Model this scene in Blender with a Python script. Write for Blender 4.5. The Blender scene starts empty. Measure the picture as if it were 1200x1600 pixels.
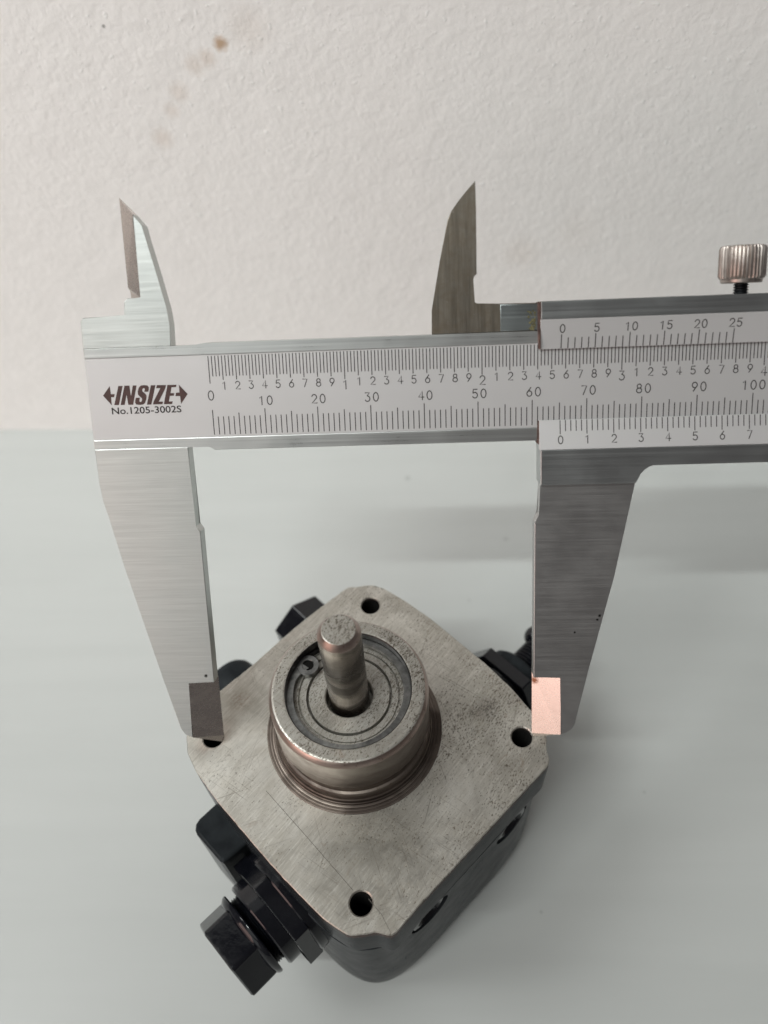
import bpy, bmesh, math, random
from mathutils import Matrix, Vector, noise as mnoise
random.seed(7)
MM = 0.001
PI = math.pi
ZB = 58.0                      # height of the flange face above the table, mm
sc = bpy.context.scene
COL = sc.collection

# ------------------------------------------------------------------ camera
cam_d = bpy.data.cameras.new('camera'); cam = bpy.data.objects.new('camera', cam_d); COL.objects.link(cam)
RX = Vector((0.9989680, 0.0167029, -0.0422375))
RY = Vector((-0.0132850, -0.7818101, -0.6233751))
RZ = Vector((-0.0434338, 0.6232929, -0.7807813))
CP = Vector((12.11308, -73.01673, 168.36927 + ZB)) * MM
m = Matrix.Identity(4)
for i in range(3):
    m[i][0] = RX[i]; m[i][1] = -RY[i]; m[i][2] = -RZ[i]; m[i][3] = CP[i]
cam.matrix_world = m
cam_d.sensor_fit = 'VERTICAL'; cam_d.sensor_height = 24.0
cam_d.lens = 1300 / 1600 * 24.0
cam_d.clip_start = 0.005; cam_d.clip_end = 20
cam_d.dof.use_dof = True; cam_d.dof.focus_distance = 0.166; cam_d.dof.aperture_fstop = 8.5
sc.camera = cam

# ------------------------------------------------------------------ light
w = bpy.data.worlds.new('World'); sc.world = w; w.use_nodes = True
bg = w.node_tree.nodes['Background']
bg.inputs[0].default_value = (1.0, 0.94, 0.925, 1); bg.inputs[1].default_value = 0.105

def area(name, direction, dist, target, sx, sy, watts, color, up=Vector((1, 0, 0))):
    d = bpy.data.lights.new(name, 'AREA'); d.shape = 'RECTANGLE'; d.size = sx; d.size_y = sy
    d.energy = watts; d.color = color
    o = bpy.data.objects.new(name, d); COL.objects.link(o)
    z = Vector(direction).normalized()
    x = (up - z * up.dot(z)).normalized(); y = z.cross(x)
    p = Vector(target) + z * dist
    mm = Matrix.Identity(4)
    for i in range(3):
        mm[i][0] = x[i]; mm[i][1] = y[i]; mm[i][2] = z[i]; mm[i][3] = p[i]
    o.matrix_world = mm
    return o
area('tube_light', (-0.38, -0.43, 1.0), 1.5, (0, 0.02, 0.05), 0.60, 0.03, 8.8, (0.95, 1.0, 0.975))
sw = area('side_fill', (-0.56, -0.22, 0.80), 0.75, (-0.06, 0.22, 0.10), 0.36, 0.36, 0.57, (0.98, 1.0, 0.98)); sw.data.spread = math.radians(58)  # added lamp with a narrow beam, makes the falloff towards lower right
area('front_window', (-0.40, -0.87, 0.27), 1.2, (0, 0, 0.08), 0.46, 0.50, 0.60, (0.95, 1.0, 0.97), up=Vector((0.88, -0.47, 0)))
area('warm_lamp', (-0.76, -0.62, 0.20), 1.05, (0, 0, 0.06), 0.60, 0.50, 2.45, (1.0, 0.70, 0.62), up=Vector((0.64, -0.76, 0)))
area('front_fill', (-0.38, -0.63, 0.68), 1.5, (0, 0, 0.08), 0.9, 0.6, 1.3, (0.95, 1.0, 0.97))  # added broad fill from front left, brightens wall and table
area('overhead_fill', (-0.36, 0.40, 0.90), 1.5, (0, 0.05, 0.05), 0.9, 0.8, 1.0, (0.97, 1.0, 0.97))  # added overhead fill in place of an unseen ceiling, lifts the flange
sc.view_settings.view_transform = 'Standard'
sc.view_settings.look = 'None'
sc.view_settings.exposure = 0.0
sc.view_settings.gamma = 1.0

# ------------------------------------------------------------------ material helpers
class NT:
    def __init__(s, name):
        s.m = bpy.data.materials.new(name); s.m.use_nodes = True
        s.t = s.m.node_tree; s.b = s.t.nodes['Principled BSDF']
        tc = s.t.nodes.new('ShaderNodeTexCoord'); s.co = tc.outputs['Object']
    def n(s, typ, **kw):
        nd = s.t.nodes.new(typ)
        for k, v in kw.items(): setattr(nd, k, v)
        return nd
    def link(s, a, b): s.t.links.new(a, b)
    def val(s, inp, v):
        if hasattr(v, 'is_linked') or hasattr(v, 'links'): s.link(v, inp)
        else: inp.default_value = v
    def map(s, scale=(1, 1, 1), rot=(0, 0, 0), loc=(0, 0, 0)):
        src = s.co
        if any(rot):                      # turn first, stretch afterwards
            mr = s.n('ShaderNodeMapping'); s.link(src, mr.inputs[0]); mr.inputs['Rotation'].default_value = rot; src = mr.outputs[0]
        mp = s.n('ShaderNodeMapping'); s.link(src, mp.inputs[0])
        mp.inputs['Scale'].default_value = [v * 1000 for v in scale]
        mp.inputs['Location'].default_value = loc
        return mp.outputs[0]
    def noise(s, vec, scale=1, detail=4, rough=0.55, dist=0.0):
        nd = s.n('ShaderNodeTexNoise'); s.link(vec, nd.inputs['Vector'])
        nd.inputs['Scale'].default_value = scale; nd.inputs['Detail'].default_value = detail
        nd.inputs['Roughness'].default_value = rough; nd.inputs['Distortion'].default_value = dist
        return nd.outputs[0]
    def voro(s, vec, scale=1, feature='F1', out=0):
        nd = s.n('ShaderNodeTexVoronoi', feature=feature); s.link(vec, nd.inputs['Vector'])
        nd.inputs['Scale'].default_value = scale
        return nd.outputs[out]
    def ramp(s, f, stops, interp='LINEAR'):
        nd = s.n('ShaderNodeValToRGB'); s.link(f, nd.inputs[0]); nd.color_ramp.interpolation = interp
        cr = nd.color_ramp
        while len(cr.elements) < len(stops): cr.elements.new(0.5)
        for e, (p, c) in zip(cr.elements, stops):
            e.position = p; e.color = c if len(c) == 4 else (*c, 1)
        return nd.outputs[0]
    def rng(s, f, a, b, c, d):
        nd = s.n('ShaderNodeMapRange'); s.link(f, nd.inputs[0])
        for i, v in enumerate((a, b, c, d)): nd.inputs[i + 1].default_value = v
        return nd.outputs[0]
    def math(s, op, a, b=0.0):
        nd = s.n('ShaderNodeMath', operation=op); s.val(nd.inputs[0], a); s.val(nd.inputs[1], b)
        return nd.outputs[0]
    def mix(s, f, a, b):
        nd = s.n('ShaderNodeMix', data_type='RGBA'); s.val(nd.inputs[0], f)
        for sock, v in ((nd.inputs[6], a), (nd.inputs[7], b)):
            if hasattr(v, 'links'): s.link(v, sock)
            else: sock.default_value = (*v, 1)
        return nd.outputs[2]
    def bump(s, h, strength, dist_mm, normal=None):
        nd = s.n('ShaderNodeBump'); s.link(h, nd.inputs['Height'])
        nd.inputs['Strength'].default_value = strength; nd.inputs['Distance'].default_value = dist_mm * MM
        if normal is not None: s.link(normal, nd.inputs['Normal'])
        return nd.outputs[0]
    def set(s, color=None, metallic=None, rough=None, normal=None, spec=None, coat=None, coat_rough=None):
        for nm, v in (('Base Color', color), ('Metallic', metallic), ('Roughness', rough), ('Normal', normal),
                      ('Specular IOR Level', spec), ('Coat Weight', coat), ('Coat Roughness', coat_rough)):
            if v is None: continue
            i = s.b.inputs[nm]
            if hasattr(v, 'links'): s.link(v, i)
            elif isinstance(v, tuple): i.default_value = (*v, 1)
            else: i.default_value = v
        return s.m
    def blob(s, c, r, soft=0.5, nz=None):
        """mask, 1 inside a blob of radius r mm round object-space point c mm"""
        d = s.n('ShaderNodeVectorMath', operation='DISTANCE'); s.link(s.co, d.inputs[0])
        d.inputs[1].default_value = [v * MM for v in c]
        f = d.outputs['Value']
        if nz is not None: f = s.math('ADD', f, s.math('MULTIPLY', s.math('SUBTRACT', nz, 0.5), r * MM * 1.6))
        return s.rng(f, r * MM * (1 - soft), r * MM * (1 + soft), 1.0, 0.0)

def mat_foam():
    s = NT('foam'); v = s.map()
    warp = s.n('ShaderNodeVectorMath', operation='ADD'); s.link(v, warp.inputs[0])
    wn = s.n('ShaderNodeTexNoise'); s.link(v, wn.inputs['Vector']); wn.inputs['Scale'].default_value = 0.35
    sc_ = s.n('ShaderNodeVectorMath', operation='SCALE'); s.link(wn.outputs[1], sc_.inputs[0]); sc_.inputs['Scale'].default_value = 1.6
    s.link(sc_.outputs[0], warp.inputs[1]); vv = warp.outputs[0]
    bead = s.voro(vv, 0.30, 'SMOOTH_F1')
    big = s.noise(v, 0.13, 3); mid = s.noise(v, 0.42, 3, 0.5, 0.5); fine = s.noise(v, 1.1, 3, 0.55)
    h = s.math('ADD', s.math('MULTIPLY', bead, -0.35), s.math('ADD', s.math('MULTIPLY', mid, 1.0),
               s.math('ADD', s.math('MULTIPLY', big, 1.6), s.math('MULTIPLY', fine, 0.26))))
    gl0 = s.rng(s.noise(s.map(loc=(5, 3, 2)), 0.62, 2, 0.45), 0.65, 0.74, 0, 1)
    nrm = s.bump(s.math('ADD', h, s.math('MULTIPLY', gl0, 0.8)), 0.23, 0.8)
    # glints: a few tiny glossy skins between beads, brightness also painted in the colour
    gl = s.rng(s.noise(s.map(loc=(5, 3, 2)), 0.62, 2, 0.45), 0.685, 0.72, 0, 1)
    col = s.mix(s.rng(big, 0.35, 0.7, 0, 1), (0.90, 0.885, 0.87), (0.93, 0.915, 0.90))
    nz = s.noise(v, 0.9, 4, 0.7)
    st = None
    for c, r, a in (((-36.5, 0, 138.2), 1.5, 0.9), ((-40.8, 0, 134.7), 2.0, .28), ((-44.2, 0, 133.2), 2.2, .22),
                    ((-50, 0, 126.5), 2.2, .2), ((-53, 0, 121.7), 1.7, .2), ((-57.4, 0, 114.2), 2.4, .22),
                    ((-29, 0, 141.5), 4.5, .12), ((44, 0, 76), 4.5, .10), ((60, 0, 83), 6, .05)):
        b = s.math('MULTIPLY', s.blob(c, r, 0.6, nz), a)
        st = b if st is None else s.math('MAXIMUM', st, b)
    col = s.mix(s.math('MULTIPLY', gl, 0.75), col, (0.97, 0.97, 0.96)); col = s.mix(st, col, (0.50, 0.34, 0.21))
    d = s.blob((-65, 0, 143), 0.38, 0.4, nz)
    col = s.mix(d, col, (0.35, 0.34, 0.33))
    # faint pencil scratch
    return s.set(col, 0.0, s.math('SUBTRACT', 0.62, s.math('MULTIPLY', gl, 0.45)), nrm, 0.4)

def mat_table():
    s = NT('table_laminate')
    a = s.noise(s.map((0.008, 0.085, 1)), 1, 4, 0.55, 0.4); b = s.noise(s.map((0.03, 0.5, 1)), 1, 3, 0.6)
    col = s.mix(s.rng(a, 0.3, 0.72, 0, 1), (0.475, 0.492, 0.481), (0.503, 0.520, 0.509))
    col = s.mix(s.rng(b, 0.64, 0.82, 0, 0.2), col, (0.46, 0.47, 0.46))
    v = s.map(); nz = s.noise(v, 1.2, 4, 0.7)
    dots = None
    for x, y, r, k in ((7.8, 123.1, 0.9, .4), (40.8, 95.4, 0.8, .3), (27.4, 71.1, .5, .25), (71.8, 9.3, .4, .3), (41, -20.9, .35, .35)):
        q = s.math('MULTIPLY', s.blob((x, y, 0), r, 0.5, nz), k); dots = q if dots is None else s.math('MAXIMUM', dots, q)
    col = s.mix(dots, col, (0.2, 0.2, 0.2))
    sm = s.rng(s.noise(s.map((0.02, 0.03, 1)), 1, 5, 0.6), 0.4, 0.75, 0.30, 0.46)
    grain = s.bump(s.noise(v, 2.2, 3), 0.10, 0.06)
    return s.set(col, 0.0, sm, grain, 0.45)

def mat_brushed(name, col, rough, along=0.05, across=5.0, strength=0.25, contrast=0.12, grime=0.0, vertical=False, spots=(), specks=0.5):
    s = NT(name)
    sca = (along, across, across) if not vertical else (across, along, across)
    a = s.noise(s.map(sca), 1, 5, 0.62); b = s.noise(s.map(tuple(k * 0.28 for k in sca)), 1, 4, 0.6)
    c = s.noise(s.map((0.12, 0.12, 0.12)), 1, 4, 0.6)
    f = s.math('ADD', s.math('MULTIPLY', a, 0.55), s.math('MULTIPLY', b, 0.45))
    lo = tuple(v * (1 - contrast) for v in col); hi = tuple(min(1, v * (1 + contrast)) for v in col)
    k = s.mix(s.rng(f, 0.36, 0.64, 0, 1), lo, hi)
    v = s.map()
    sp = s.rng(s.noise(v, 0.8, 5, 0.75), 0.70, 0.78, 0, specks)
    k = s.mix(sp, k, tuple(v * 0.45 for v in col))
    if grime:
        g = s.rng(s.noise(v, 0.35, 6, 0.75, 0.6), 0.42, 0.68, 0, grime)
        k = s.mix(g, k, (0.16, 0.13, 0.095))
        g2 = s.rng(s.noise(s.map(), 1.7, 6, 0.8), 0.64, 0.72, 0, 0.55)
        k = s.mix(g2, k, (0.55, 0.52, 0.45))
    for pc, rad, cc in spots: k = s.mix(s.blob(pc, rad, 0.45, s.noise(v, 2.5, 3, 0.7)), k, cc)
    r = s.math('ADD', s.rng(f, 0.3, 0.7, rough - 0.06, rough + 0.08), s.math('MULTIPLY', s.rng(c, 0.35, 0.7, 0, 1), 0.07))
    return s.set(k, 1.0, r, s.bump(f, strength, 0.05))

def mat_satin(name, col, rough=0.45):
    s = NT(name); v = s.map()
    a = s.noise(v, 6, 2); c = s.noise(s.map((0.05, 0.05, 0.05)), 1, 3)
    k = s.mix(s.rng(c, 0.3, 0.7, 0, 1), tuple(x * 0.95 for x in col), col)
    return s.set(k, 0.5, rough, s.bump(a, 0.06, 0.02))

def mat_flange(name='machined_iron', metal=0.8, dirt=1.0, tint=1.0, blotches=(), pit=0.0):
    s = NT(name); v = s.map()
    def c3(*c): return tuple(x * tint for x in c)
    D = math.radians
    big = s.noise(v, 0.055, 5, 0.62, 0.9); med = s.noise(v, 0.28, 5, 0.68, 0.4)
    col = s.mix(s.rng(big, 0.36, 0.64, 0, 1), c3(0.42, 0.395, 0.35), c3(0.69, 0.665, 0.61))
    col = s.mix(s.rng(med, 0.42, 0.68, 0, 0.45), col, c3(0.38, 0.35, 0.30))
    # worn-in scratches in several directions, each family only in its own patches
    scr = s.noise(s.map((0.16, 2.6, 1), (0, 0, D(-52))), 1, 6, 0.72, 0.35)
    col = s.mix(s.rng(scr, 0.52, 0.70, 0, 0.6), col, c3(0.82, 0.80, 0.75))
    col = s.mix(s.rng(scr, 0.46, 0.30, 0, 0.6), col, c3(0.25, 0.22, 0.18))
    for ang, loc, lo, a in ((33, 0, 0.63, 0.65), (71, 4, 0.64, 0.6), (-20, 9, 0.65, 0.55), (-75, 15, 0.64, 0.6)):
        ln = s.noise(s.map((0.05, 3.4, 1), (0, 0, D(ang)), (loc, loc, 0)), 1, 2, 0.5, 0.15)
        pt = s.rng(s.noise(s.map(loc=(loc, 1.7 * loc, 0)), 0.11, 3), 0.45, 0.62, 0, a)
        col = s.mix(s.math('MULTIPLY', s.rng(ln, lo, lo + 0.05, 0, 1), pt), col, c3(0.20, 0.175, 0.145))
    sep = s.n('ShaderNodeSeparateXYZ'); s.link(s.co, sep.inputs[0])
    side = s.rng(sep.outputs[0], -0.03, 0.035, -0.03, 0.035)          # the right half of the face is more pitted
    dens = s.math('ADD', s.rng(s.noise(s.map(loc=(7, 2, 0)), 0.09, 4, 0.65), 0.38, 0.62, 0.0, 0.07), side)
    dens = s.math('ADD', dens, pit)
    p = s.math('ADD', s.noise(s.map((1.7, 3.0, 1), (0, 0, D(-60))), 1, 4, 0.68, 0.3), dens)
    pm = s.rng(p, 0.625, 0.69, 0, 0.88 * dirt); col = s.mix(pm, col, (0.085, 0.068, 0.05))
    p2 = s.math('ADD', s.noise(s.map((0.6, 1.1, 1), (0, 0, D(-50))), 1, 5, 0.72, 0.6), dens)
    pm2 = s.rng(p2, 0.665, 0.73, 0, 0.8 * dirt); col = s.mix(pm2, col, (0.10, 0.08, 0.06))
    rust = s.rng(s.noise(s.map(loc=(3, 9, 1)), 0.2, 5, 0.7, 0.8), 0.63, 0.76, 0, 0.5)
    col = s.mix(rust, col, (0.24, 0.15, 0.085))
    spk = s.rng(s.noise(s.map((1.5, 2.2, 1), (0, 0, D(-55))), 1, 5, 0.75), 0.44, 0.60, 0.12, 1)
    for pc, r, a, cc in blotches:
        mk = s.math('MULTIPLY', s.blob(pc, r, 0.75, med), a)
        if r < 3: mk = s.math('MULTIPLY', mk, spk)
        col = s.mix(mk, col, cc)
    h = s.math('SUBTRACT', s.math('ADD', scr, s.math('MULTIPLY', med, 0.6)), s.math('ADD', pm, pm2))
    return s.set(col, metal, s.rng(med, 0.3, 0.7, 0.30, 0.46), s.bump(h, 0.28, 0.10))

def mat_turned(name, col, rough, dark=None, specks=0.6, metallic=1.0, wear=0.0):
    """lathe-turned steel: rings along z with pits and warm tarnish"""
    s = NT(name); v = s.map()
    rings = s.noise(s.map((0.02, 0.02, 4.0)), 1, 4, 0.65)
    rough_h = s.noise(s.map((0.9, 0.9, 0.9)), 1, 5, 0.7)
    big = s.noise(s.map((0.09, 0.09, 0.22)), 1, 4, 0.6, 0.4)
    k = s.mix(s.rng(rings, 0.35, 0.65, 0, 1), tuple(x * 0.82 for x in col), col)
    if dark: k = s.mix(s.rng(big, 0.42, 0.62, 0, 0.8), k, dark)
    pit = s.rng(s.noise(v, 1.0, 6, 0.75), 0.60, 0.68, 0, specks)
    k = s.mix(pit, k, (0.10, 0.075, 0.05))
    return s.set(k, metallic, s.rng(big, 0.3, 0.7, rough - 0.05, rough + 0.12), s.bump(s.math('ADD', rings, s.math('MULTIPLY', rough_h, wear)), 0.12 + 0.3 * wear, 0.05))

def mat_paint():
    s = NT('black_paint'); v = s.map()
    a = s.noise(v, 0.30, 4, 0.6); b = s.noise(v, 1.6, 4, 0.7)
    k = s.mix(s.rng(a, 0.35, 0.7, 0, 1), (0.0035, 0.004, 0.0065), (0.008, 0.0085, 0.011))
    k = s.mix(s.rng(b, 0.74, 0.82, 0, 0.3), k, (0.08, 0.08, 0.08))
    drip = s.noise(s.map((0.35, 0.35, 0.12)), 1, 3, 0.6)
    return s.set(k, 0.0, s.rng(a, 0.3, 0.7, 0.06, 0.18), s.bump(s.math('ADD', drip, s.math('MULTIPLY', a, 0.4)), 0.08, 0.4), 0.42)

def mat_housing():
    s = NT('painted_iron'); v = s.map()
    a = s.noise(v, 0.18, 4, 0.6); b = s.noise(v, 1.3, 5, 0.75)
    k = s.mix(s.rng(a, 0.35, 0.7, 0, 1), (0.016, 0.018, 0.020), (0.030, 0.034, 0.037))
    k = s.mix(s.rng(b, 0.70, 0.80, 0, 0.35), k, (0.09, 0.085, 0.08))
    sep = s.n('ShaderNodeSeparateXYZ'); s.link(s.co, sep.inputs[0])
    top = s.rng(s.math('ADD', sep.outputs[2], s.math('MULTIPLY', b, 0.006)), (ZB + 0.2) * MM, (ZB + 1.8) * MM, 0, 1)
    k = s.mix(s.math('MULTIPLY', top, 0.9), k, (0.075, 0.048, 0.04))
    return s.set(k, 0.0, s.rng(a, 0.3, 0.7, 0.15, 0.28), s.bump(s.math('ADD', a, s.math('MULTIPLY', b, 0.10)), 0.14, 0.25), 0.02)

def mat_plain(name, col, rough, metallic=0.0, var=0.25):
    s = NT(name); v = s.map(); a = s.noise(v, 0.6, 5, 0.7)
    k = s.mix(s.rng(a, 0.35, 0.68, 0, 1), tuple(x * (1 - var) for x in col), tuple(min(1, x * (1 + var)) for x in col))
    return s.set(k, metallic, rough, s.bump(a, 0.1, 0.05), 0.08 if name == 'dark_bore' else None)

M = dict(
    foam=mat_foam(), table=mat_table(),
    jaw=mat_brushed('brushed_steel', (0.545, 0.565, 0.55), 0.34, 0.10, 5.5, 0.3, 0.11, spots=(((-1.6, -49.3, 0), 0.32, (0.02, 0.018, 0.016)),)),
    rail=mat_brushed('rail_steel', (0.60, 0.61, 0.60), 0.28, 0.03, 5.0, 0.25, 0.12),
    slide=mat_brushed('ground_steel', (0.43, 0.445, 0.445), 0.31, 0.05, 5.0, 0.06, 0.04),
    block=mat_brushed('dark_ground_steel', (0.25, 0.27, 0.27), 0.34, 0.05, 4.0, 0.08, 0.08),
    slidejaw=mat_brushed('ground_jaw_steel', (0.50, 0.495, 0.488), 0.32, 0.10, 4.5, 0.02, 0.018, spots=(((77.8, -37.7, 0), 0.28, (0.02, 0.018, 0.016)), ((77.35, -38.5, 0), 0.22, (0.02, 0.018, 0.016)), ((73.0, -41.1, 0), 0.2, (0.02, 0.018, 0.016)))),
    bevel=mat_brushed('lapped_steel', (0.65, 0.59, 0.55), 0.22, 0.16, 2.6, 0.02, 0.025, specks=0.03, spots=(((65.45, -52.6, -2.7), 0.75, (0.20, 0.10, 0.06)), ((65.6, -51.7, -2.6), 0.4, (0.25, 0.14, 0.10)))),
    grimy_shaded=mat_brushed('grimy_shaded_steel', (0.185, 0.165, 0.138), 0.40, 3.0, 0.12, 0.25, 0.2, 0.7),  # grime, with a dark reflection also put into the base colour
    scale=mat_satin('satin_chrome', (0.56, 0.55, 0.55), 0.5),
    vern=mat_satin('satin_vernier', (0.70, 0.69, 0.69), 0.36),
    ink=mat_plain('engraving_ink', (0.020, 0.015, 0.014), 0.7),
    line=mat_plain('scribed_groove', (0.10, 0.09, 0.075), 0.5),
    logoink=mat_plain('print_ink', (0.055, 0.022, 0.018), 0.55),
    rust=mat_plain('rust', (0.085, 0.045, 0.036), 0.85, 0, 0.5),
    flange=mat_flange(tint=0.98, blotches=(((1, -21, ZB), 8.5, 0.5, (0.17, 0.155, 0.125)), ((9, -22, ZB), 5, 0.4, (0.18, 0.16, 0.13)), ((-15.5, 17.5, ZB), 4, 0.35, (0.2, 0.17, 0.13)), ((26, 6.5, ZB), 1.9, 1.0, (0.06, 0.05, 0.045)), ((23.2, 5.4, ZB), 1.3, 0.9, (0.08, 0.065, 0.05)), ((-28, 8.5, ZB), 2.2, 0.5, (0.20, 0.12, 0.07)))),  # both marks below the hub paint in its dark reflection
    hub=mat_turned('turned_steel', (0.38, 0.335, 0.30), 0.33, (0.20, 0.16, 0.14)),
    edge=mat_turned('worn_pink_lit_steel', (0.50, 0.40, 0.355), 0.30, (0.27, 0.20, 0.17), 0.95, wear=0.5),  # worn chamfers; base colour holds the pink light they reflect
    hubbase=mat_turned('dirty_turned_steel', (0.22, 0.185, 0.16), 0.46, (0.07, 0.055, 0.048), 0.95, wear=1.0),
    rim=mat_flange('hub_rim_steel', 0.7, 1.0, 0.78, pit=0.035),
    shaft=mat_turned('shaft_steel', (0.34, 0.30, 0.265), 0.22, (0.06, 0.05, 0.042), 0.8),
    seal=mat_flange('seal_metal', 0.5, 1.0, 0.68, pit=0.05),
    bore=mat_plain('bore_metal', (0.075, 0.072, 0.07), 0.30, 1.0, 0.4),  # bore wall metal, darker than the hub
    oxide=mat_plain('black_oxide', (0.055, 0.06, 0.065), 0.32, 0.9),
    ring=mat_plain('ring_steel', (0.21, 0.21, 0.205), 0.34, 1.0, 0.35),
    dark=mat_plain('dark_bore', (0.008, 0.0075, 0.007), 0.8),
    paint=mat_paint(), housing=mat_housing(),
    knob=mat_brushed('knurled_steel', (0.42, 0.375, 0.35), 0.32, 4.0, 0.1, 0.1, 0.2, 0.5),
)

# ------------------------------------------------------------------ mesh helpers (all input in mm)
LATHED = set()
def finish(bm, angle=32, flat=None):
    bmesh.ops.recalc_face_normals(bm, faces=bm.faces[:])
    for f in bm.faces: f.smooth = not (abs(f.normal.z) > 0.9999 or (flat is not None and f.calc_area() > flat))
    lim = math.radians(angle)
    for e in bm.edges:
        if len(e.link_faces) == 2:
            try: e.smooth = e.calc_face_angle() < lim
            except ValueError: e.smooth = False
        else: e.smooth = False
def build(name, bm, mat, parent=None, angle=32, scale=True, recalc=True, flat=1.0):
    if recalc: finish(bm, angle, None if id(bm) in LATHED else flat)
    LATHED.discard(id(bm))
    me = bpy.data.meshes.new(name)
    if scale: bmesh.ops.scale(bm, vec=(MM, MM, MM), verts=bm.verts[:])
    bm.to_mesh(me); bm.free()
    me.materials.append(mat if not isinstance(mat, str) else M[mat])
    o = bpy.data.objects.new(name, me); COL.objects.link(o)
    if parent is not None: o.parent = parent
    return o
def prism_into(bm, poly, z0, z1, bev=0.0, seg=2):
    n = len(poly)
    a = [bm.verts.new((x, y, z0)) for x, y in poly]; b = [bm.verts.new((x, y, z1)) for x, y in poly]
    f0 = bm.faces.new(a); f1 = bm.faces.new(b)
    for i in range(n): bm.faces.new((a[i], a[(i + 1) % n], b[(i + 1) % n], b[i]))
    if bev:
        es = list(f0.edges) + list(f1.edges)
        bmesh.ops.bevel(bm, geom=es, offset=bev, segments=seg, profile=0.5, affect='EDGES', clamp_overlap=True)
def prism(poly, z0, z1, bev=0.0, seg=2):
    bm = bmesh.new(); prism_into(bm, poly, z0, z1, bev, seg); return bm
def box(x0, x1, y0, y1, z0, z1, bev=0.0, seg=2):
    bm = bmesh.new()
    prism_into(bm, [(x0, y0), (x1, y0), (x1, y1), (x0, y1)], z0, z1)
    if bev: bmesh.ops.bevel(bm, geom=bm.edges[:], offset=bev, segments=seg, profile=0.5, affect='EDGES', clamp_overlap=True)
    return bm
def lathe_into(bm, prof, n=96, mat=None, cap0=True, cap1=True, closed=False):
    rings = []
    for r, z in prof:
        rings.append([bm.verts.new((r * math.cos(2 * PI * k / n), r * math.sin(2 * PI * k / n), z)) for k in range(n)])
    pairs = list(zip(rings[:-1], rings[1:])) + ([(rings[-1], rings[0])] if closed else [])
    for a, b in pairs:
        for k in range(n): bm.faces.new((a[k], a[(k + 1) % n], b[(k + 1) % n], b[k]))
    if not closed:
        if cap0: bm.faces.new(rings[0])
        if cap1: bm.faces.new(rings[-1])
    vs = [v for r in rings for v in r]
    if mat is not None: bmesh.ops.transform(bm, matrix=mat, verts=vs)
def lathe(prof, n=96, mat=None, **kw):
    bm = bmesh.new(); lathe_into(bm, prof, n, mat, **kw); LATHED.add(id(bm)); return bm
def hexprism(R, d0, d1, mat, cham=0.8, corner_up=True, bev=0.25):
    """hexagonal nut along local z with chamfered outer corners"""
    bm = bmesh.new(); off = 0 if corner_up else PI / 6
    P = [(R * math.cos(off + k * PI / 3), R * math.sin(off + k * PI / 3)) for k in range(6)]
    prism_into(bm, P, d0, d1)
    bmesh.ops.bevel(bm, geom=bm.edges[:], offset=bev, segments=3, profile=0.5, affect='EDGES')
    # knock the outer corners down the way a turned chamfer does
    for v in bm.verts:
        r = math.hypot(v.co.x, v.co.y)
        if v.co.z > d1 - 0.5 * bev and r > R * 0.93:
            v.co.z -= (r - R * 0.93) * cham
    bmesh.ops.transform(bm, matrix=mat, verts=bm.verts[:])
    return bm
def empty(name, label, cat, loc=(0, 0, 0)):
    o = bpy.data.objects.new(name, None); COL.objects.link(o); o.empty_display_size = 0.01
    o.location = [v * MM for v in loc]; o['label'] = label; o['category'] = cat
    return o
def apply_boolean(o, cutters):
    for c in cutters:
        md = o.modifiers.new('cut', 'BOOLEAN'); md.operation = 'DIFFERENCE'; md.object = c; md.solver = 'EXACT'
    bpy.context.view_layer.update()
    dg = bpy.context.evaluated_depsgraph_get()
    me = bpy.data.meshes.new_from_object(o.evaluated_get(dg))
    o.modifiers.clear(); old = o.data; nm = old.name; o.data = me; bpy.data.meshes.remove(old); me.name = nm
    bm = bmesh.new(); bm.from_mesh(me)
    for f in bm.faces: f.smooth = True
    for e in bm.edges:
        if abs(sum(f.normal.z for f in e.link_faces)) > 1.9: pass
        e.smooth = len(e.link_faces) == 2 and e.calc_face_angle(9) < math.radians(32)
    bm.to_mesh(me); bm.free()
    for c in cutters: bpy.data.objects.remove(c)

# ------------------------------------------------------------------ the setting
tb = bmesh.new()
g = bmesh.ops.create_grid(tb, x_segments=1, y_segments=1, size=0.5)
bmesh.ops.scale(tb, vec=(1800, 1500, 1), verts=tb.verts[:])
bmesh.ops.translate(tb, vec=(0, 200, 0), verts=tb.verts[:])
top = build('table_top', tb, 'table'); top['kind'] = 'structure'

fb = bmesh.new(); prism_into(fb, [(-420, 0), (420, 0), (420, 25), (-420, 25)], -0.4, 330, 0.3)
foam = build('foam_sheet', fb, 'foam')
foam.location = (0, 0.1481, 0); foam.rotation_euler = (0, 0, -0.0205)
foam['label'] = 'white expanded foam sheet with brown stains standing behind the caliper'; foam['category'] = 'foam sheet'

# ------------------------------------------------------------------ vernier caliper; mm coordinates u (right), v (down the jaws), w (away from the viewer)
cal = empty('vernier_caliper', 'steel vernier caliper opened across the pump flange with a knurled locking screw', 'caliper')
U = Vector((0.9998789, 0.0017758, 0.0154631)); V = Vector((0.0133470, -0.6089200, -0.7931194)); W = Vector((0.0080073, 0.7932297, -0.6088699))
O = Vector((-31.230033, 36.414381, 54.995797 + ZB)) * MM
mm = Matrix.Identity(4)
for i in range(3):
    mm[i][0] = U[i]; mm[i][1] = -V[i]; mm[i][2] = -W[i]; mm[i][3] = O[i]
cal.matrix_world = mm
T = 3.2
def L(poly): return [(u, -v) for u, v in poly]           # uv -> local xy
def wprism(poly, w0, w1, bev=0.12): return prism(L(poly), -w1, -w0, bev)

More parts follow.
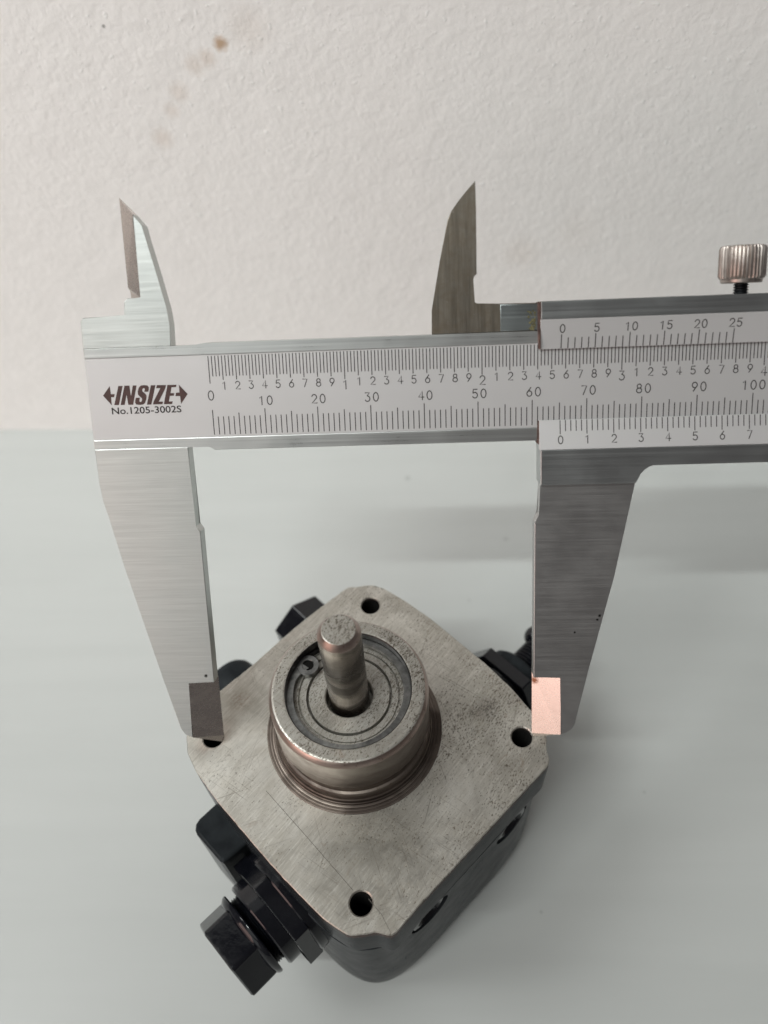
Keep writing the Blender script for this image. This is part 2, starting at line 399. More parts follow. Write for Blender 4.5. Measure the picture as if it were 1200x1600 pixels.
# beam: core with scale face a hair below two rails
beam = build('beam', wprism([(-19.05, -15.3), (330, -15.3), (330, 0.15), (-19.15, 0.15)], 0.18, T - 0.1, 0.05), 'scale', cal)
for (a, b) in (((1.2, -17.4), -15.3), ((1.2, 2.6), 0.15)):
    v0, v1 = sorted((a[1], b))
    poly = [(a[0], v0), (330, v0), (330, v1), (a[0], v1)]
    if v1 < 0: poly = [(-19.0, v1), (-19.0, -17.1), (1.5, -17.1), (4.2, -17.45), (330, -17.45), (330, v1)]
    else: poly = [(-19.1, v0), (330, v0), (330, 2.65), (4.3, 2.6), (3.2, 1.9), (-19.1, 1.9)]
    build('rail', wprism(poly, 0.0, T, 0.1), 'rail', beam)

def wedge_mesh(front, back, w_back):
    """bevelled blade edge: front outline at w=0 (list of 2 uv), back outline at w_back (list of uv); both ordered the same way round"""
    bm = bmesh.new()
    F = [bm.verts.new((u, -v, 0)) for u, v in front]
    B = [bm.verts.new((u, -v, -w_back)) for u, v in back]
    K = [bm.verts.new((u, -v, -w_back)) for u, v in front]
    bm.faces.new([F[0], F[1]] + B[::-1])                 # slope
    bm.faces.new([K[1], K[0]] + B)                       # back
    bm.faces.new([F[0], K[0], K[1], F[1]])
    bm.faces.new([F[0], B[0], K[0]]); bm.faces.new([F[1], K[1], B[-1]])
    bmesh.ops.triangulate(bm, faces=[f for f in bm.faces if len(f.verts) > 4])
    return bm

# fixed outside jaw (below the beam)
oj = [(-19.1, 1.9), (-0.86, 1.9), (-0.87, 17.7), (0.0, 18.7), (0.0, 50.8), (-5.46, 50.8), (-5.62, 63.24), (-7.17, 62.5), (-7.93, 61.22),
      (-10.58, 49.88), (-13.4, 37.16), (-16.11, 24.83), (-18.0, 15.0), (-18.67, 12.08), (-19.01, 8.5)]
j1 = build('outside_jaw', wprism(oj, 0.0, T, 0.12), 'jaw', cal)
build('bevelled_tip', wedge_mesh([(-5.44, 50.82), (-5.60, 63.22)], [(0.05, 50.9), (0.1, 64.5), (-0.44, 66.0)], T), 'bevel', j1, angle=20)
# fixed inside jaw (above the beam)
ij = [(-6.98, -40.48), (-6.17, -39.35), (-5.44, -38.56), (-5.01, -36.01), (-3.6, -29.6), (-2.45, -23.8), (-2.2, -21), (-2.3, -17.1), (-19.0, -17.1), (-18.85, -22.0), (-18.3, -22.76),
      (-10.38, -22.92), (-10.2, -25.3), (-9.6, -25.95), (-7.0, -25.95)]
j2 = build('inside_jaw', wprism(ij, 0.0, T, 0.1), 'jaw', cal)
build('bevelled_edge', wedge_mesh([(-7.02, -25.97), (-7.0, -40.44)], [(-9.9, -26.0), (-10.0, -27.3), (-10.35, -27.9), (-10.2, -43.8)], T), 'bevel', j2, angle=20)

# ---- engraved scales
def ribbon_into(bm, pts, wd, z):
    n = len(pts)
    if n < 2: return
    lft, rgt = [], []
    for i, (x, y) in enumerate(pts):
        a = pts[max(0, i - 1)]; b = pts[min(n - 1, i + 1)]
        dx, dy = b[0] - a[0], b[1] - a[1]; l = math.hypot(dx, dy) or 1
        nx, ny = -dy / l * wd / 2, dx / l * wd / 2
        ex, ey = (0, 0)
        if i == 0: ex, ey = -dx / l * wd * .4, -dy / l * wd * .4
        if i == n - 1: ex, ey = dx / l * wd * .4, dy / l * wd * .4
        lft.append(bm.verts.new((x + nx + ex, y + ny + ey, z))); rgt.append(bm.verts.new((x - nx + ex, y - ny + ey, z)))
    for i in range(n - 1):
        bm.faces.new((rgt[i], rgt[i + 1], lft[i + 1], lft[i]))
def arc(cx, cy, rx, ry, a0, a1, n=10):
    return [(cx + rx * math.cos(math.radians(a0 + (a1 - a0) * k / n)), cy + ry * math.sin(math.radians(a0 + (a1 - a0) * k / n))) for k in range(n + 1)]
GL = {
    '0': [arc(.31, .5, .29, .5, 90, 450, 20)],
    '1': [[(.14, .80), (.36, 1.0), (.36, 0.0)]],
    '2': [arc(.31, .70, .28, .30, 165, -25, 12) + [(.03, 0.0), (.62, 0.0)]],
    '3': [[(.06, 1.0), (.56, 1.0), (.27, .62)] + arc(.30, .31, .29, .31, 80, -150, 14)],
    '4': [[(.45, 0.0), (.45, 1.0), (.02, .30), (.64, .30)]],
    '5': [[(.55, 1.0), (.12, 1.0), (.07, .55)] + arc(.30, .32, .29, .32, 130, -150, 14)],
    '6': [[(.47, 1.0), (.12, .52)], arc(.31, .31, .28, .31, 90, 450, 18), [(.12, .52), (.05, .40)]],
    '7': [[(.04, 1.0), (.60, 1.0), (.22, 0.0)]],
    '8': [arc(.31, .76, .23, .24, 90, 450, 16), arc(.31, .27, .29, .27, 90, 450, 18)],
    '9': [arc(.31, .69, .28, .31, 90, 450, 18), [(.57, .60), (.50, .48), (.17, 0.0)]],
}
def number_into(bm, txt, uc, vbase, h, wd, z, gap=0.88):
    tot = (len(txt) - 1) * gap * h + 0.62 * h
    x = uc - tot / 2
    for ch in txt:
        for st in GL[ch]: ribbon_into(bm, [(x + px * h, -vbase + py * h) for px, py in st], wd, z)
        x += gap * h
def tick_into(bm, u, v0, v1, wd, z0, z1=None):
    if z1 is None: z1 = z0
    a = [bm.verts.new(p) for p in ((u - wd / 2, -v0, z0), (u + wd / 2, -v0, z0), (u + wd / 2, -v1, z1), (u - wd / 2, -v1, z1))]
    bm.faces.new(a)
U0 = 4.42; ZS = -0.18 + 0.012
bt = bmesh.new()
for k in range(0, 301):
    v1 = -5.0 if k % 10 == 0 else (-4.35 if k % 5 == 0 else -3.72)
    tick_into(bt, U0 + k, v1, -0.28, 0.172, ZS)
for k in range(0, 480):
    u = U0 + k * 0.635
    v1 = -9.95 if k % 40 == 0 else (-10.55 if k % 4 == 0 else -11.25)
    tick_into(bt, u, -15.05, v1, 0.172, ZS)
o = build('graduation_marks', bt, 'ink', beam, recalc=False); o['kind'] = 'stuff'
bn = bmesh.new()
number_into(bn, '0', U0 - 0.05, -6.85, 1.72, 0.19, ZS)
for k in range(10, 301, 10): number_into(bn, str(k), U0 + k + (0.25 if k < 100 else 0.0), -5.68, 1.60, 0.19, ZS, 0.98)
for k in range(1, 120):
    u = U0 + k * 2.54
    if k % 10 == 0: number_into(bn, str(k // 10), u + 0.05, -8.12, 1.62, 0.185, ZS)
    else: number_into(bn, str(k % 10), u + 0.12, -8.78, 1.42, 0.175, ZS)
build('numerals', bn, 'ink', beam, recalc=False)

LOGO = [[(-16.3, -8.34), (-14.79, -10.11), (-14.74, -8.58), (-13.98, -8.59), (-14.2, -7.97), (-14.76, -7.99), (-14.8, -6.44)],
 [(-13.14, -10.06), (-12.3, -10.06), (-13.42, -6.48), (-14.35, -6.48)],
 [(-13.12, -6.47), (-11.97, -10.08), (-10.99, -10.08), (-10.93, -8.1), (-10.36, -10.07), (-9.62, -10.06), (-10.68, -6.44), (-11.63, -6.46), (-11.75, -8.34), (-12.32, -6.46)],
 [(-7.5, -8.8), (-8.31, -8.8), (-8.13, -9.29), (-8.23, -9.49), (-8.47, -9.47), (-8.63, -9.19), (-8.62, -8.9), (-8.16, -8.52), (-7.91, -8.08), (-8.0, -7.5), (-8.35, -6.7), (-8.83, -6.4), (-9.58, -6.38), (-10.09, -6.47), (-10.28, -6.84), (-10.17, -7.35), (-10.03, -7.75), (-9.22, -7.75), (-9.4, -7.18), (-9.34, -6.94), (-9.07, -6.96), (-8.88, -7.3), (-8.88, -7.63), (-9.26, -7.97), (-9.56, -8.35), (-9.54, -8.93), (-9.25, -9.64), (-8.81, -10.02), (-8.14, -10.08), (-7.55, -9.99), (-7.32, -9.65), (-7.37, -9.22)],
 [(-6.9, -10.0), (-6.01, -10.0), (-7.17, -6.37), (-8.06, -6.37)],
 [(-5.75, -9.99), (-3.98, -9.96), (-4.19, -9.31), (-5.68, -6.88), (-4.85, -6.87), (-5.04, -6.38), (-6.9, -6.38), (-6.65, -7.02), (-5.16, -9.39), (-5.96, -9.41)],
 [(-3.74, -9.96), (-1.97, -9.94), (-2.13, -9.49), (-2.99, -9.48), (-3.28, -8.41), (-2.57, -8.4), (-2.7, -7.9), (-3.45, -7.89), (-3.76, -6.85), (-3.01, -6.86), (-3.18, -6.34), (-4.79, -6.36)],
 [(-1.57, -9.97), (-0.02, -8.14), (-1.48, -6.31), (-1.53, -7.8), (-2.42, -7.8), (-2.23, -8.46), (-1.57, -8.47)]]
bl = bmesh.new()
for poly in LOGO:
    f = bl.faces.new([bl.verts.new((u, -v, ZS)) for u, v in poly])
bmesh.ops.triangulate(bl, faces=bl.faces[:])
for f in bl.faces:
    if f.normal.z < 0: f.normal_flip()
build('maker_mark', bl, 'logoink', beam, recalc=False)
cu = bpy.data.curves.new('model_text', 'FONT'); cu.body = 'No.1205-3002S'; cu.size = 1.0; cu.resolution_u = 4; cu.offset = 0.016
to = bpy.data.objects.new('model_text', cu); COL.objects.link(to)
bpy.context.view_layer.update()
me = bpy.data.meshes.new_from_object(to.evaluated_get(bpy.context.evaluated_depsgraph_get()))
bpy.data.objects.remove(to)
bm = bmesh.new(); bm.from_mesh(me)
xs = [v.co.x for v in bm.verts]; ys = [v.co.y for v in bm.verts]
x0, x1, y0, y1 = min(xs), max(xs), min(ys), max(ys)
for v in bm.verts:
    v.co = Vector((-14.95 + (v.co.x - x0) / (x1 - x0) * 13.45, 4.72 + (v.co.y - y0) / (y1 - y0) * 1.32, ZS))
build('model_number', bm, 'ink', beam, recalc=False)

# ---- slider
FW = -1.5                                             # front plane of the slider frame
u_l = 65.7
sl = bmesh.new()
def frame_band(v0, v1, u0=u_l, u1=190): prism_into(sl, L([(u0, v0), (u1, v0), (u1, v1), (u0, v1)]), -(T + 1.3), -FW, 0.12)
frame_band(-22.65, -19.5)
low = [(u_l + 0.1, 4.2), (190, 4.2), (190, 7.6), (86.6, 7.6), (85.7, 7.75), (84.9, 8.3), (84.3, 9.2), (83.9, 10.1), (83.5, 10.9), (u_l + 0.15, 10.9)]
prism_into(sl, L(low), -(T + 1.3), -FW, 0.15)
# backs of the two scale plates, and a back plate behind the beam
prism_into(sl, L([(u_l + 0.02, -19.5), (190, -19.5), (190, -17.5), (u_l + 0.02, -17.5)]), -(T + 1.25), 0.02)
prism_into(sl, L([(u_l + 0.02, 2.75), (190, 2.75), (190, 4.2), (u_l + 0.02, 4.2)]), -(T + 1.25), 0.02)
prism_into(sl, L([(u_l + 0.4, -22.4), (190, -22.4), (190, 7.4), (u_l + 0.4, 7.4)]), -(T + 2.3), -(T + 0.15), 0.1)
slider = build('slider', sl, 'slide', cal)
def plate(v_hi, v_lo, w_hi, w_lo, name):
    """bevelled vernier plate; (v_hi, w_hi) outer raised edge, (v_lo, w_lo) thin edge lying on the beam"""
    bm = bmesh.new(); u0, u1 = u_l - 0.05, 190
    prof = [(v_hi, w_hi), (v_lo, w_lo), (v_lo, -0.03), (v_hi, -0.03)]
    A = [bm.verts.new((u0, -v, -w_)) for v, w_ in prof]; B = [bm.verts.new((u1, -v, -w_)) for v, w_ in prof]
    bm.faces.new(A); bm.faces.new(B[::-1])
    for i in range(4): bm.faces.new((A[i], B[i], B[(i + 1) % 4], A[(i + 1) % 4]))
    bmesh.ops.bevel(bm, geom=bm.edges[:], offset=0.05, segments=1, affect='EDGES')
    return build(name, bm, 'vern', slider)
vu = plate(-19.48, -14.16, FW - 0.02, -0.45, 'vernier_plate')
vl = plate(4.18, -1.2, FW - 0.02, -0.45, 'vernier_plate')
def on_plate(v, hi, lo, w_hi, w_lo): return w_lo + (v - lo) / (hi - lo) * (w_hi - w_lo) - 0.014
def pu(v): return -on_plate(v, -19.48, -14.16, FW - 0.02, -0.45)
def pl(v): return -on_plate(v, 4.18, -1.2, FW - 0.02, -0.45)
def lift(bm, fn):
    for v in bm.verts: v.co.z = fn(-v.co.y)
bu = bmesh.new(); zu = U0 + 65.05
for k in range(26):
    tick_into(bu, zu + k * 1.2192, -16.75 if k % 5 == 0 else -16.15, -14.22, 0.17, 0)
lift(bu, pu); o = build('vernier_marks', bu, 'ink', vu, recalc=False); o['kind'] = 'stuff'
bu = bmesh.new()
for k in range(0, 26, 5): number_into(bu, str(k), zu + k * 1.2192 + 0.12, -17.05, 1.42, 0.18, 0, 0.92)
lift(bu, pu); build('vernier_numerals', bu, 'ink', vu, recalc=False)
bu = bmesh.new()
for k in range(51):
    tick_into(bu, zu + k * 0.98, -1.14, 1.4 if k % 5 == 0 else 0.85, 0.165, 0)
lift(bu, pl); o = build('vernier_marks', bu, 'ink', vl, recalc=False); o['kind'] = 'stuff'
bu = bmesh.new()
for k in range(0, 51, 5): number_into(bu, str(k // 5), zu + k * 0.98 + 0.05, 3.12, 1.42, 0.18, 0, 0.92)
lift(bu, pl); build('vernier_numerals', bu, 'ink', vl, recalc=False)
# rust along the left end of the slider frame
rb = bmesh.new()
prism_into(rb, L([(65.28, -22.5), (65.74, -22.6), (65.7, -14.3), (65.45, -14.3), (65.3, -17.5)]), -2.6, 1.2, 0.1)
prism_into(rb, L([(65.45, -1.1), (65.74, -1.1), (65.74, 3.4), (65.3, 3.1), (65.35, 0.4)]), -2.6, 0.3, 0.1)
build('rusty_end', rb, 'rust', slider)

# sliding outside jaw
sj = [(66.0, 10.7), (65.9, 17.0), (65.45, 17.75), (65.0, 18.6), (65.0, 50.7), (70.4, 50.7), (70.56, 63.39), (71.6, 62.95), (72.74, 62.26), (73.37, 61.27), (75.93, 48.92), (80.41, 29.54), (83.85, 10.7)]
j3 = build('outside_jaw', wprism(sj, 0.0, T, 0.12), 'slidejaw', cal)
j3['label'] = 'dark ground sliding jaw with bright bevelled tip'
build('bevelled_tip', wedge_mesh([(70.55, 63.36), (70.38, 50.72)], [(65.05, 50.75), (65.1, 64.7), (65.5, 65.4)][::-1], T), 'bevel', j3, angle=20)
# side of the slider frame above the jaw relief
# sliding inside jaw
sij = [(54.3, -43.57), (52.81, -42.02), (51.2, -40.2), (50.06, -38.68), (49.42, -37.31), (47.9, -30.5), (46.24, -21.85), (46.14, -17.5), (65.7, -17.5), (65.6, -22.42), (58.55, -22.52), (54.41, -22.62),
       (53.93, -22.9), (53.73, -26.9), (53.9, -27.5), (54.42, -27.86), (54.42, -39.1)]
j4 = build('inside_jaw', wprism(sij, 0.55, 2.6, 0.1), 'grimy_shaded', cal)
j4['label'] = 'grimy sliding inside jaw with a dark reflection painted in'
build('step_block', wprism([(58.6, -22.36), (65.4, -22.28), (65.4, -17.6), (58.6, -17.6)], 0.4, 1.2, 0.12), 'block', j4)
gb = bmesh.new()
for k in range(46):
    t = random.random(); a = (64.9 - abs(random.gauss(0, .5)), -17.7 - random.random() * (3.6 if t < .7 else 1.5))
    r = random.uniform(.06, .28)
    prism_into(gb, L([(a[0] + r * random.uniform(.6, 1.2) * math.cos(q), a[1] + r * random.uniform(.6, 1.2) * math.sin(q)) for q in [j * PI / 3 for j in range(6)]]), -0.42, -0.36 + random.random() * .1)
build('dried_grease', gb, mat_plain('old_grease', (0.11, 0.10, 0.045), 0.8, 0, .5), j4)

# locking screw: knurled knob on a threaded stem, axis along -v
n = 36; KR = 4.0
AX = Matrix.Translation((101.3, 0, -0.9)) @ Matrix.Rotation(-PI / 2, 4, 'X')      # local z -> +y (up, away from the jaws)
kb = bmesh.new()
def knurl_ring(r, z, amp):
    return [kb.verts.new((( r - amp * (1 if j % 4 == 3 else 0.18 if j % 4 in (0, 2) else 0)) * math.cos(2 * PI * j / (n * 4)),
                          (r - amp * (1 if j % 4 == 3 else 0.18 if j % 4 in (0, 2) else 0)) * math.sin(2 * PI * j / (n * 4)), z)) for j in range(n * 4)]
rg = [knurl_ring(3.3, 24.5, 0), knurl_ring(3.5, 24.65, 0), knurl_ring(3.55, 25.15, 0), knurl_ring(3.75, 25.3, 0.05), knurl_ring(4.0, 25.75, .3), knurl_ring(4.0, 30.3, .3), knurl_ring(3.75, 30.75, .1), knurl_ring(3.4, 30.9, 0)]
for a, b in zip(rg[:-1], rg[1:]):
    for j in range(n * 4): kb.faces.new((a[j], a[(j + 1) % (n * 4)], b[(j + 1) % (n * 4)], b[j]))
kb.faces.new(rg[0]); kb.faces.new(rg[-1])
bmesh.ops.transform(kb, matrix=AX, verts=kb.verts[:])
ls = build('locking_screw', kb, 'knob', slider, angle=28, flat=None)
prof = []
for k in range(6):
    z = 22.2 + k * 0.45; prof += [(1.02, z), (1.3, z + 0.18), (1.3, z + 0.26), (1.02, z + 0.44)]
build('threaded_stem', lathe(prof, 32, AX), 'oxide', slider)

# ------------------------------------------------------------------ pump
pump = empty('oil_pump', 'black oil pump with bare square flange and short steel shaft standing on the table', 'pump')
OUT = [(-5.4, 38.5), (-3.4, 38.2), (-1.4, 38.8), (1.1, 38.7), (3.6, 37.5), (8.5, 34.0), (14.5, 29.0), (21.0, 22.6), (26.5, 17.2), (31.5, 11.5), (35.5, 5.9), (37.4, 3.0), (38.3, -0.2), (37.8, -2.6), (38.4, -5.7),
       (34.2, -9.8), (31.0, -13.0), (24.0, -20.1), (17.0, -27.2), (10.9, -33.3), (6.1, -38.6), (4.9, -38.4), (3.2, -37.8), (0.5, -38.3), (-2.1, -38.6), (-4.8, -37.0), (-7.0, -35.7), (-10.2, -32.9), (-15.2, -28.5), (-19.6, -24.3),
       (-25.9, -18.0), (-30.3, -13.6), (-35.5, -7.6), (-38.1, -3.3), (-39, 1.1), (-38.0, 5.4), (-32.7, 11.3), (-26.8, 17.0), (-20.6, 23.9), (-15.8, 28.9), (-10.9, 33.5)]
# outline as radius over angle
NA = 288
def polar_outline(poly):
    res = []
    segs = list(zip(poly, poly[1:] + poly[:1]))
    for k in range(NA):
        a = 2 * PI * k / NA; dx, dy = math.cos(a), math.sin(a); best = 0
        for (x1, y1), (x2, y2) in segs:
            ex, ey = x2 - x1, y2 - y1; den = dx * ey - dy * ex
            if abs(den) < 1e-9: continue
            t = (x1 * ey - y1 * ex) / den; s_ = (x1 * dy - y1 * dx) / den
            if t > 0 and -1e-6 <= s_ <= 1 + 1e-6: best = max(best, t)
        res.append(best)
    for _ in range(1): res = [(res[k - 1] + 2 * res[k] + res[(k + 1) % NA]) / 4 for k in range(NA)]
    return res
RO = polar_outline(OUT)
def lower_r(a):
    x = abs(math.cos(a - PI / 4)); y = abs(math.sin(a - PI / 4)); p = 5.0
    return 31.0 / ((x ** p + y ** p) ** (1 / p))
RL = [lower_r(2 * PI * k / NA) for k in range(NA)]
jit = [0.12 * mnoise.noise(Vector((k * 0.55, 3.1, 0))) for k in range(NA)]
def ring(bm, rad, z): return [bm.verts.new((rad[k] * math.cos(2 * PI * k / NA), rad[k] * math.sin(2 * PI * k / NA), z + ZB)) for k in range(NA)]
def loft(rings, bm):
    for a, b in zip(rings[:-1], rings[1:]):
        for k in range(NA): bm.faces.new((a[k], a[(k + 1) % NA], b[(k + 1) % NA], b[k]))
    bm.faces.new(rings[0]); bm.faces.new(rings[-1])
bm = bmesh.new()
loft([ring(bm, [r * 0.99 for r in RO], -0.62), ring(bm, [r * .999 for r in RO], -0.66), ring(bm, [r * 1.001 for r in RO], -1.5), ring(bm, RO, -13.0), ring(bm, [r * .985 for r in RO], -13.35),
      ring(bm, [min(a, b) * .99 for a, b in zip(RL, RO)], -13.9), ring(bm, [(0.6 * a + 0.4 * b) for a, b in zip(RL, RO)], -14.4), ring(bm, RL, -20), ring(bm, [r * .998 for r in RL], -47), ring(bm, [r * .99 for r in RL], -52), ring(bm, [r * .978 for r in RL], -55.5),
      ring(bm, [r * .96 for r in RL], -57.3), ring(bm, [r * .945 for r in RL], -57.95)], bm)
housing = build('housing', bm, 'housing', pump, flat=None)
HOLES = [(33, 0), (0, 33), (-33, 0), (0, -33)]
def cutter(bm): 
    o = build('cutter', bm, 'dark'); return o
def dirmat(n, s, z, base=0.0):
    """local z axis -> outward n; origin at face coordinates (s along the face, z)"""
    nx, ny = n[0] / math.sqrt(2), n[1] / math.sqrt(2)
    ex, ey = -ny, nx
    M4 = Matrix.Identity(4)
    # local x -> up (world z), local y -> e, local z -> n  (right handed: x cross y = z)
    cols = [Vector((0, 0, 1)), Vector((ex, ey, 0)), Vector((nx, ny, 0))]
    if cols[0].cross(cols[1]).dot(cols[2]) < 0: cols[1] = -cols[1]
    for i in range(3):
        for j in range(3): M4[i][j] = cols[j][i]
    o = Vector((ex * s + nx * base, ey * s + ny * base, z + ZB))
    for i in range(3): M4[i][3] = o[i]
    return M4
cut = [cutter(lathe([(2.2, ZB - 14), (2.2, ZB + 3)], 40, Matrix.Translation((x, y, 0)))) for x, y in HOLES]
PORTS = [(-12.4, -18.6), (13.6, -19.0)]
cut += [cutter(lathe([(5.2, 28.2), (5.2, 34)], 48, dirmat((1, -1), s, z))) for s, z in PORTS]
apply_boolean(housing, cut)
for s, z in PORTS:
    D = dirmat((1, -1), s, z)
    p = build('port_plug', lathe([(5.15, 28.3), (5.15, 29.9), (4.5, 30.6), (3.3, 30.75), (2.7, 29.6), (2.7, 28.4)], 48, D), 'paint', pump)
# bare machined flange face
bm = bmesh.new()
rj = [r + j for r, j in zip(RO, jit)]
loft([ring(bm, [r * .995 for r in rj], -0.6), ring(bm, rj, -0.45), ring(bm, rj, -0.12), ring(bm, [r - 0.13 for r in rj], 0.0)], bm)
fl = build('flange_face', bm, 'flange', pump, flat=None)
cut = [cutter(lathe([(2.2, ZB - 3), (2.2, ZB - 0.25), (2.5, ZB + 0.05), (2.5, ZB + 1)], 40, Matrix.Translation((x, y, 0)))) for x, y in HOLES]
apply_boolean(fl, cut)
for x, y in HOLES:
    prof = [(2.32, ZB - 13.8), (1.0, ZB - 13.9)]
    h = []
    for k in range(16):
        z = ZB - 13.6 + k * 0.8; h += [(2.17, z), (1.95, z + .35), (1.95, z + .45), (2.17, z + .79)]
    bm = lathe([(0.3, ZB - 13.8)] + h, 32, Matrix.Translation((x, y, 0)), cap1=False)
    build('bolt_hole', bm, 'dark', pump)
# scribed line and a bright scuff on the flange
for pts, wd in (([(-20.3, -11.6), (-11, -21.0), (-1.6, -30.7)], 0.10), ([(1.4, -32.2), (3.9, -34.9), (5.6, -37.9)], 0.10)):
    bm = bmesh.new(); ribbon_into(bm, pts, wd, ZB + 0.012); build('scribed_line', bm, 'line', fl, recalc=False)
# hub
HX, HY = -2.64, 2.39
HT = Matrix.Translation((HX, HY, ZB))
base_prof = [(18.8, 0.02), (18.72, 0.10), (18.5, 0.13), (18.42, 0.05), (18.2, 0.05), (18.12, 0.16), (17.9, 0.20), (17.8, 0.10), (17.62, 0.10), (17.55, 0.34), (17.3, 0.42), (17.22, 0.30), (17.05, 0.32), (16.98, 0.8), (16.8, 0.95), (16.72, 0.85), (16.66, 1.7), (16.45, 1.9), (16.3, 1.85), (16.25, 3.2), (16.0, 3.6), (15.5, 3.8), (15.3, 4.4), (15.25, 6.3), (15.6, 6.85), (15.85, 6.98)]
build('hub_base', lathe(base_prof, 144, HT, cap0=False, cap1=False), 'hubbase', pump, angle=20)
hub_prof = [(15.85, 6.98), (16.0, 7.3), (16.0, 16.8)]
build('hub_edge', lathe([(16.0, 16.8), (15.92, 17.1), (15.45, 17.85), (15.3, 18.0)], 144, HT, cap0=False, cap1=False), 'edge', pump, angle=40)
hub = build('hub', lathe(hub_prof, 144, HT, cap0=False, cap1=False), 'hub', pump, angle=40)
build('hub_rim', lathe([(15.3, 18.0), (15.1, 18.14), (14.8, 18.16), (13.0, 18.16), (12.7, 18.1)], 144, HT, cap0=False, cap1=False), 'rim', pump, angle=40)
build('bore_wall', lathe([(12.7, 18.1), (12.5, 17.9), (12.4, 16.6), (12.75, 16.5), (12.75, 15.25), (12.3, 15.15), (12.2, 14.0)], 144, HT, cap0=False, cap1=False), 'bore', pump, angle=25)
# shaft seal: disc with a turned groove
seal_prof = [(12.25, 14.2), (11.6, 14.75), (11.3, 14.95), (10.3, 15.0), (10.15, 14.6), (9.98, 14.6), (9.9, 15.02), (8.68, 15.05), (8.6, 13.6), (8.22, 13.6), (8.14, 15.1), (5.0, 15.1), (4.75, 14.9), (4.7, 11.0), (4.02, 11.0)]
build('shaft_seal', lathe(seal_prof, 128, HT, cap0=False, cap1=False), 'seal', pump, angle=25)
# retaining ring with two eyes
rr = bmesh.new()
a0, a1 = 147, 147 + 324
pts_o, pts_i = [], []
NR = 150
for k in range(NR + 1):
    a = a0 + (a1 - a0) * k / NR; dd = min(a - a0, a1 - a)
    ri = 11.25 - 1.25 * max(0, 1 - dd / 20) ** 1.3 - 0.35 * max(0, 1 - abs((a - a0) - 165) / 165)
    c, s_ = math.cos(math.radians(a)), math.sin(math.radians(a))
    pts_o.append((12.55 * c, 12.55 * s_)); pts_i.append((ri * c, ri * s_))
for z0, z1 in ((15.35, 16.35),):
    A = [rr.verts.new((x, y, z0)) for x, y in pts_o]; B = [rr.verts.new((x, y, z1)) for x, y in pts_o]
    C = [rr.verts.new((x, y, z0)) for x, y in pts_i]; Dv = [rr.verts.new((x, y, z1)) for x, y in pts_i]
    for k in range(NR):
        for q in ((A[k], A[k + 1], B[k + 1], B[k]), (C[k], Dv[k], Dv[k + 1], C[k + 1]), (B[k], B[k + 1], Dv[k + 1], Dv[k]), (A[k], C[k], C[k + 1], A[k + 1])): rr.faces.new(q)
    rr.faces.new((A[0], B[0], Dv[0], C[0])); rr.faces.new((A[-1], C[-1], Dv[-1], B[-1]))
for ang in (145, 112):
    lathe_into(rr, [(1.15, 15.32), (2.3, 15.32), (2.3, 16.38), (2.2, 16.46), (1.25, 16.46), (1.15, 16.36)], 36,
               Matrix.Translation((10.55 * math.cos(math.radians(ang)), 10.55 * math.sin(math.radians(ang)), 0)), closed=True)
    if ang == 145: EYE = Matrix.Translation((10.55 * math.cos(math.radians(ang)), 10.55 * math.sin(math.radians(ang)), 0))
bmesh.ops.transform(rr, matrix=HT, verts=rr.verts[:])
build('retaining_ring', rr, 'ring', pump, flat=None)
build('eye_hole_shade', lathe([(0.05, 15.32), (1.14, 15.32), (1.14, 16.05), (0.05, 16.08)], 24, HT @ EYE), 'dark', pump)  # black disc stands in for the shade inside the eye
# shaft
sh = [(3.98, 10.5), (3.98, 17.0), (3.99, 17.3), (4.0, 24), (4.0, 39.3)]
shaft = build('shaft', lathe(sh, 72, HT, cap0=False, cap1=False), 'shaft', pump, angle=25)
build('shaft_chamfer', lathe([(4.0, 39.3), (3.94, 39.5), (3.2, 40.62), (3.1, 40.72)], 72, HT, cap0=False, cap1=False), 'edge', shaft, angle=40)
build('shaft_end', lathe([(3.1, 40.72), (3.0, 40.76)], 72, HT, cap0=False), 'rim', shaft)

# lower left plug: nut, collar, groove, washer, hex head
D = dirmat((-1, -1), 6.2, -24)
build('boss', lathe([(12.5, 29.0), (12.5, 32.2), (12.2, 32.5)], 64, D), 'paint', pump)
build('hex_nut', hexprism(13.0, 32.2, 35.9, D @ Matrix.Rotation(math.radians(12), 4, 'Z'), 0.55, True), 'paint', pump)
build('collar', lathe([(9.9, 35.8), (9.9, 38.6), (9.5, 39.0), (8.0, 39.05)], 72, D), 'paint', pump)
thr = [(7.6, 38.9)]
for k in range(4): thr += [(7.9, 39.0 + k * .5), (8.15, 39.2 + k * .5), (7.75, 39.45 + k * .5)]
build('thread', lathe(thr, 64, D), 'paint', pump)
build('washer', lathe([(8.4, 40.6), (9.6, 40.7), (9.75, 41.0), (9.6, 41.5), (9.0, 42.2), (8.3, 42.6)], 72, D), 'paint', pump)
build('hex_head', hexprism(9.5, 41.8, 48.3, D @ Matrix.Rotation(math.radians(-30), 4, 'Z'), 0.5, True, 0.6), 'paint', pump)
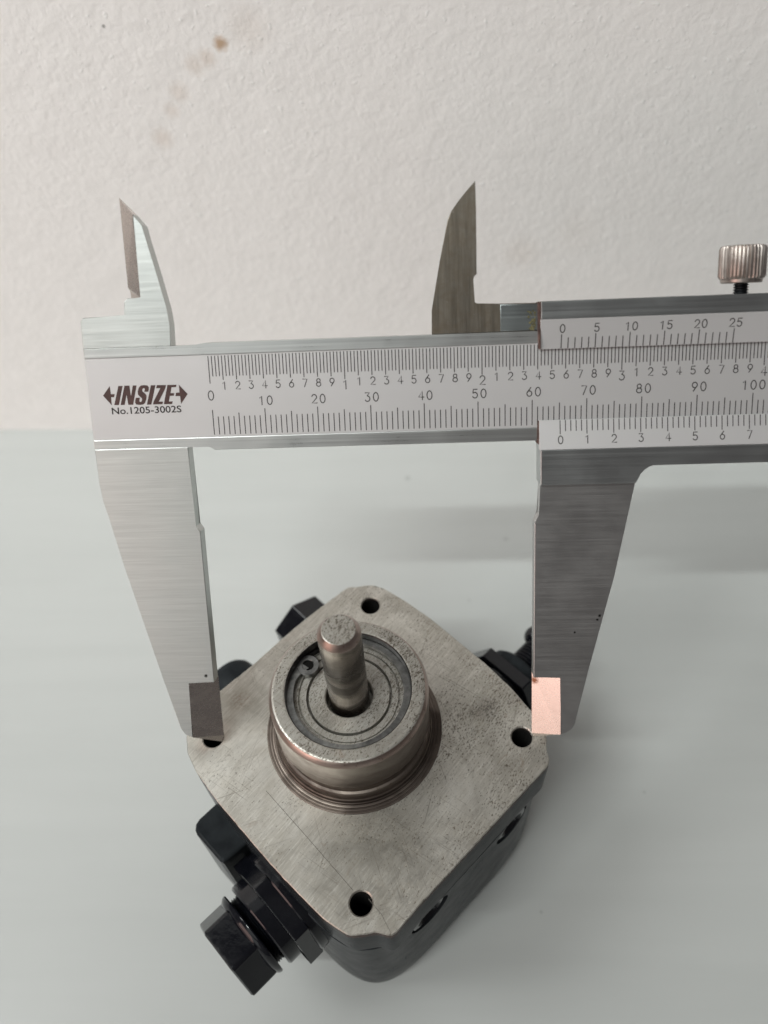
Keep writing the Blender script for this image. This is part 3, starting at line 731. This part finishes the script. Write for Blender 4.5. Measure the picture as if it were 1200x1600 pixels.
# lug on the lower left face
nx, ny = -1 / math.sqrt(2), -1 / math.sqrt(2); ex, ey = -ny, nx
def face_prism(pts_sd, z0, z1, bev, n):
    nx, ny = n[0] / math.sqrt(2), n[1] / math.sqrt(2); ex, ey = -ny, nx
    return prism([(ex * s + nx * d, ey * s + ny * d) for s, d in pts_sd], z0 + ZB, z1 + ZB, bev, 3)
lug = [(-18.4, 28), (-18.2, 35.2), (-17.8, 36.4), (-16.9, 37.2), (-15.8, 37.5), (-8.0, 37.3), (-6.8, 36.9), (-6.4, 28)]
build('lug', face_prism(lug, -44, -16, 0.7, (-1, -1)), 'housing', pump)
# upper left hex plug
D = dirmat((-1, 1), -17, -27.7)
build('hex_plug', hexprism(8.4, 36.0, 48.0, D @ Matrix.Rotation(math.radians(-4), 4, 'Z'), 0.4, True, 0.35), 'paint', pump)
build('plug_collar', lathe([(7.6, 29), (7.6, 36.2)], 48, D), 'paint', pump)
# rounded cap on the upper left face, half behind the jaw
D = dirmat((-1, 1), 8.2, -27.5)
build('end_cap', lathe([(7.6, 29), (7.6, 45.2), (7.3, 46.6), (6.5, 47.7), (5.2, 48.2)], 56, D), 'housing', pump)
# upper right nut, lock nut, adjusting screw with ball end
D = dirmat((1, 1), -5.7, -27.1)
build('boss', lathe([(10.5, 29), (10.5, 38.6), (10.0, 39.2)], 64, D), 'paint', pump)
build('hex_nut', hexprism(12.8, 39.0, 42.4, D, 0.45, False), 'paint', pump)
build('collar', lathe([(8.0, 42.2), (8.0, 46.2), (7.2, 47.0), (5.5, 47.1)], 64, D), 'housing', pump)
thr = []
for k in range(9): thr += [(3.7, 46.5 + k * 1.0), (4.5, 46.85 + k), (4.5, 47.05 + k), (3.7, 47.4 + k)]
build('adjusting_screw', lathe(thr, 48, D), 'paint', pump)
D = dirmat((1, 1), -2.2, -26)
build('ball_end', lathe([(3.0 * math.sin(a), 57.5 - 3.0 * math.cos(a)) for a in [0.12 + k * (PI - .2) / 14 for k in range(15)]], 40, D), 'paint', pump)
